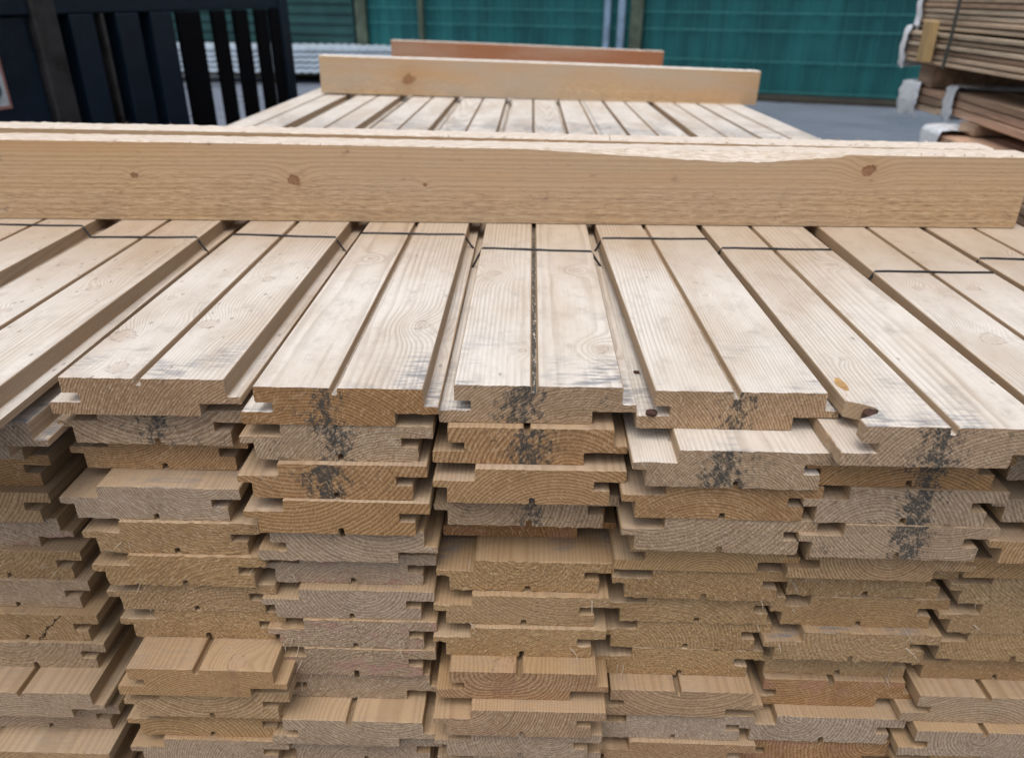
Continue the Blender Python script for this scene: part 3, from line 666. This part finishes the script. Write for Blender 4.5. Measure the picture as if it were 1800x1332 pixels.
# ribbed green shed wall left of the fence
M_RIB = simple('green_ribbed_steel', (.012, .066, .066), .45, .3, 3.0, .001, spec=.45, dark=(.008, .042, .046))
shed = empty('ribbed_shed', fpos(F0 - .12), FA)
tag(shed, 'dark green shed wall of horizontal ribbed steel sheets', 'shed')
pz = [0.0]; vv, ff = [], []
zz = .35; prof = []
while zz < 3.0:
    prof += [(zz, 0.0), (zz + .075, 0.0), (zz + .09, .028), (zz + .125, .028)]; zz += .14
for s in range(3):
    x0, x1 = -2.4 * (s + 1) + .004, -2.4 * s - .004
    v = []; f = []
    for (z, y) in prof: v += [(x0, y, z), (x1, y, z), ]
    m0 = len(v)
    for (z, y) in prof: v += [(x0, y + .004, z), (x1, y + .004, z)]
    for i in range(len(prof) - 1):
        f.append((2 * i, 2 * i + 1, 2 * i + 3, 2 * i + 2)); f.append((m0 + 2 * i + 2, m0 + 2 * i + 3, m0 + 2 * i + 1, m0 + 2 * i))
    link('wall_sheet', mesh_from('wall_sheet', v, f, [M_RIB]), shed)
box('plinth', -7.2, 0, .035, .12, 0, .35, M_DARKSOIL, shed, .01)
box('back_wall', -7.2, 0, 3.0, 3.1, 0, 3.0, M_RIB, shed, .01)
box('roof', -7.3, .1, -.1, 3.2, 3.0, 3.08, M_RIB, shed, .01)

# low pile of pale corrugated sheets in front of the shed and fence
M_PALE = simple('pale_blue_sheet', (.50, .60, .70), .35, .12, 4.0, spec=.5); M_PLY = simple('grey_wood', (.10, .085, .065), .8, .4, 10.0)
pile = empty('sheet_pile', (-1.2, 11.75, 0), math.radians(-1))
tag(pile, 'low pile of pale blue corrugated sheets in front of the fence', 'sheets')
for k in range(5):
    v, f = [], []; n = 260; z0 = .155 + k * .072
    for i in range(n + 1):
        x = -4.6 + 8.0 * i / n; zc = .010 * math.sin(i * 2 * math.pi / 4)
        v += [(x, 0 + .01 * (k % 2), z0 + zc), (x, .75, z0 + zc), (x, .0 + .01 * (k % 2), z0 + zc + .050), (x, .75, z0 + zc + .050)]
    for i in range(n):
        a, b = 4 * i, 4 * i + 4
        f += [(a, b, b + 2, a + 2), (a + 2, b + 2, b + 3, a + 3), (a + 1, a + 3, b + 3, b + 1), (a, a + 1, b + 1, b)]
    f += [(0, 2, 3, 1), (4 * n, 4 * n + 1, 4 * n + 3, 4 * n + 2)]
    link('sheet', mesh_from('sheet', v, f, [M_PALE]), pile)
for x in (-4.4, -2.6, -.8, 1.0, 2.8): box('skid', x, x + .12, .02, .72, 0, .14, M_PLY, pile, .005)

# ------------------------------------------------------------------ wrapped packs of brown boards at the right
M_BRN = [simple('brown_board_%d' % k, c, .75, .35, 30.0, .0008, spec=.2, stretch=(1, .06, 1)) for k, c in enumerate(((.60, .46, .33), (.47, .33, .23), (.66, .54, .40), (.62, .41, .29), (.30, .20, .14)))]
M_GAP = simple('dark_gap', (.05, .032, .024), .9, .3, 20.0)
M_WRAP = simple('white_plastic_wrap', (.88, .93, .98), .25, .08, 14.0, .004, spec=.5)
M_STICK = simple('fresh_batten', (.50, .355, .17), .7, .3, 18.0, .0008, stretch=(1, 1, .1))
def pack(label, x, yfar, ang, z0, layers, th, length, width, wrap='cap', tones=(0, 1, 2), seedv=1, seg=True, side=.03):
    rnd = random.Random(seedv)
    o = empty('board_pack', (x, yfar, z0), math.radians(ang)); tag(o, label, 'board pack', 'packs of brown boards')
    # local: +x to the right (width), -y towards the camera (length); the left long side is at x = 0
    for k in range(layers):
        x0 = 0.0; zc = k * th
        for c in range(4):
            jx = rnd.uniform(0, .010) if c == 0 else 0
            ya = rnd.uniform(-.015, .015)
            cut = rnd.uniform(.35, .8) * length if (seg and c == 0 and rnd.random() < .5) else None
            spans = [(-length, ya)] if not cut else [(-length, -cut - .004), (-cut + .004, ya)]
            for (a, b) in spans:
                bm = box_data(x0 + jx, x0 + width / 4 - .003, a, b, zc + .0008, zc + th - .0022 - rnd.uniform(0, .002), .002)
                bm_obj('board', bm, M_BRN[rnd.choice(tones)], o)
            x0 += width / 4
    H_ = layers * th
    if wrap:
        # crumpled film pulled over the far end and a little way down the side
        v, f = [], []; m_ = 12
        us = [(-.004, -side * (1 - i / 6)) for i in range(6)] + [(-.006, .004), (.004, .020), (.03, .026), (.12, .026), (width * .6, .026)]
        nr = len(us); ph = rnd.uniform(0, 6)
        for j in range(m_ + 1):
            s_ = j / m_; z = -.02 + (H_ + .034) * s_
            for i, (a, b) in enumerate(us):
                bulge = .007 * math.sin(s_ * math.pi) + .002 * math.sin(i * 1.9 + j * 1.3 + ph) + rnd.uniform(-.0015, .0015)
                edge = .007 * math.sin(j * .9 + ph) + rnd.uniform(-.004, .004) if i == 0 else 0
                v.append((a - bulge * (1 if i < 7 else .2), b + edge + (bulge if i > 6 else 0), z + (.006 * math.sin(i * 1.3 + ph) if j == 0 else rnd.uniform(-.003, .003)) - (.006 if j == m_ and i in (6, 7) else 0)))
        for j in range(m_):
            for i in range(nr - 1):
                a = j * nr + i; f.append((a, a + 1, a + nr + 1, a + nr))
        base = len(v)
        for q_ in range(1, 4):
            for i, (a, b) in enumerate(us):
                v.append((a + .035 * q_ * (1 if i < 7 else 1), b - .018 * q_ * (1 if i > 5 else 0), H_ + .014 - .002 * q_ + rnd.uniform(-.003, .004)))
        row0 = m_ * nr
        for q_ in range(3):
            ra = row0 if q_ == 0 else base + (q_ - 1) * nr; rb = base + q_ * nr
            for i in range(nr - 1): f.append((ra + i, ra + i + 1, rb + i + 1, rb + i))
        link('plastic_wrap', mesh_from('plastic_wrap', v, f, [M_WRAP], smooth=True), o)
    return o
def zr(r): return TOP + r
XP = 1.325
p2 = pack('upper middle pack of brown boards with a fresh batten against its side, at right', XP - .005, 3.0, 0.5, zr(.052), 6, .0165, 2.3, .62, tones=(0, 1, 2, 3), seedv=5)
p1 = pack('topmost pack of brown boards at the right edge, white film on its end', XP + .02, 2.99, -1.0, zr(.156), 9, .0165, 2.3, .60, tones=(0, 2, 2, 1), seedv=6)
p3 = pack('lower pack of reddish boards under a bearer, wrapped in pale film, at right', XP + .05, 2.72, -5.0, zr(-.092), 3, .025, 2.0, .60, tones=(3, 3, 0, 1), seedv=7, side=.07)
p3b = pack('far end piece of the lower reddish pack, wrapped in bluish film, at right', XP + .02, 2.99, 0.0, zr(-.100), 3, .025, .26, .60, tones=(3, 0, 1), seedv=17, seg=False, side=.14)
p4 = pack('lowest visible pack of reddish boards with film over its corner, at right', XP - .05, 2.62, -4.0, zr(-.309), 7, .026, 1.9, .60, tones=(3, 1, 3, 0), seedv=8, side=.13)
p5 = pack('pack of brown boards hidden low under the others at right', XP, 2.7, -3.0, zr(-.60), 9, .021, 1.9, .60, tones=(3, 1, 4), seedv=9)
p6 = pack('bottom pack of brown boards near the ground at right', XP, 2.7, -3.0, .10, 11, .0200, 1.9, .60, tones=(3, 1, 4), seedv=10)
def small_bearer(x0, x1, y0, y1, z0, z1, label, mat, rz=0):
    o = box('pack_bearer', x0, x1, y0, y1, z0, z1, mat, None, .003); tag(o, label, 'bearer', 'bearers between the packs of brown boards')
    return o
small_bearer(XP + .03, XP + .66, 2.82, 2.92, zr(-.024), zr(.0505), 'dark brown bearer under the upper packs at right', M_BRN[1])
small_bearer(XP + .03, XP + .66, 1.25, 1.34, zr(-.016), zr(.0505), 'nearer dark bearer under the upper packs at right', M_BRN[4])
small_bearer(XP + .02, XP + .62, 2.46, 2.55, zr(-.126), zr(-.0935), 'brown bearer between the two lower packs at right', M_BRN[1])
small_bearer(XP - .10, XP + .5, 1.1, 1.19, zr(-.126), zr(-.0935), 'nearer brown bearer between the two lower packs at right', M_BRN[4])
small_bearer(XP + .05, XP + .60, 2.40, 2.49, zr(-.409), zr(-.3105), 'low brown bearer deep under the packs at right', M_BRN[4])
small_bearer(XP + .05, XP + .60, 2.40, 2.49, .322, zr(-.602), 'lowest brown bearer deep under the packs at right', M_BRN[4])
small_bearer(XP + .05, XP + .60, 2.40, 2.49, 0, .099, 'brown bearer standing on the ground under the packs at right', M_BRN[4])
bt = box('upright_batten', XP - .045, XP - .012, 2.76, 2.805, zr(.06), zr(.185), M_STICK, None, .003); tag(bt, 'pale yellow batten upright against the side of the brown board packs', 'batten')
v, f = tube_data([(XP - .016, 2.66, zr(.40)), (XP - .016, 2.66, zr(.16)), (XP - .020, 2.66, zr(.05))], .006, 6)
bs = link('pack_strap', mesh_from('pack_strap', v, f, [simple('dark_strap', (.05, .055, .05), .5)])); tag(bs, 'dark strap running down the side of the topmost brown pack', 'strap')
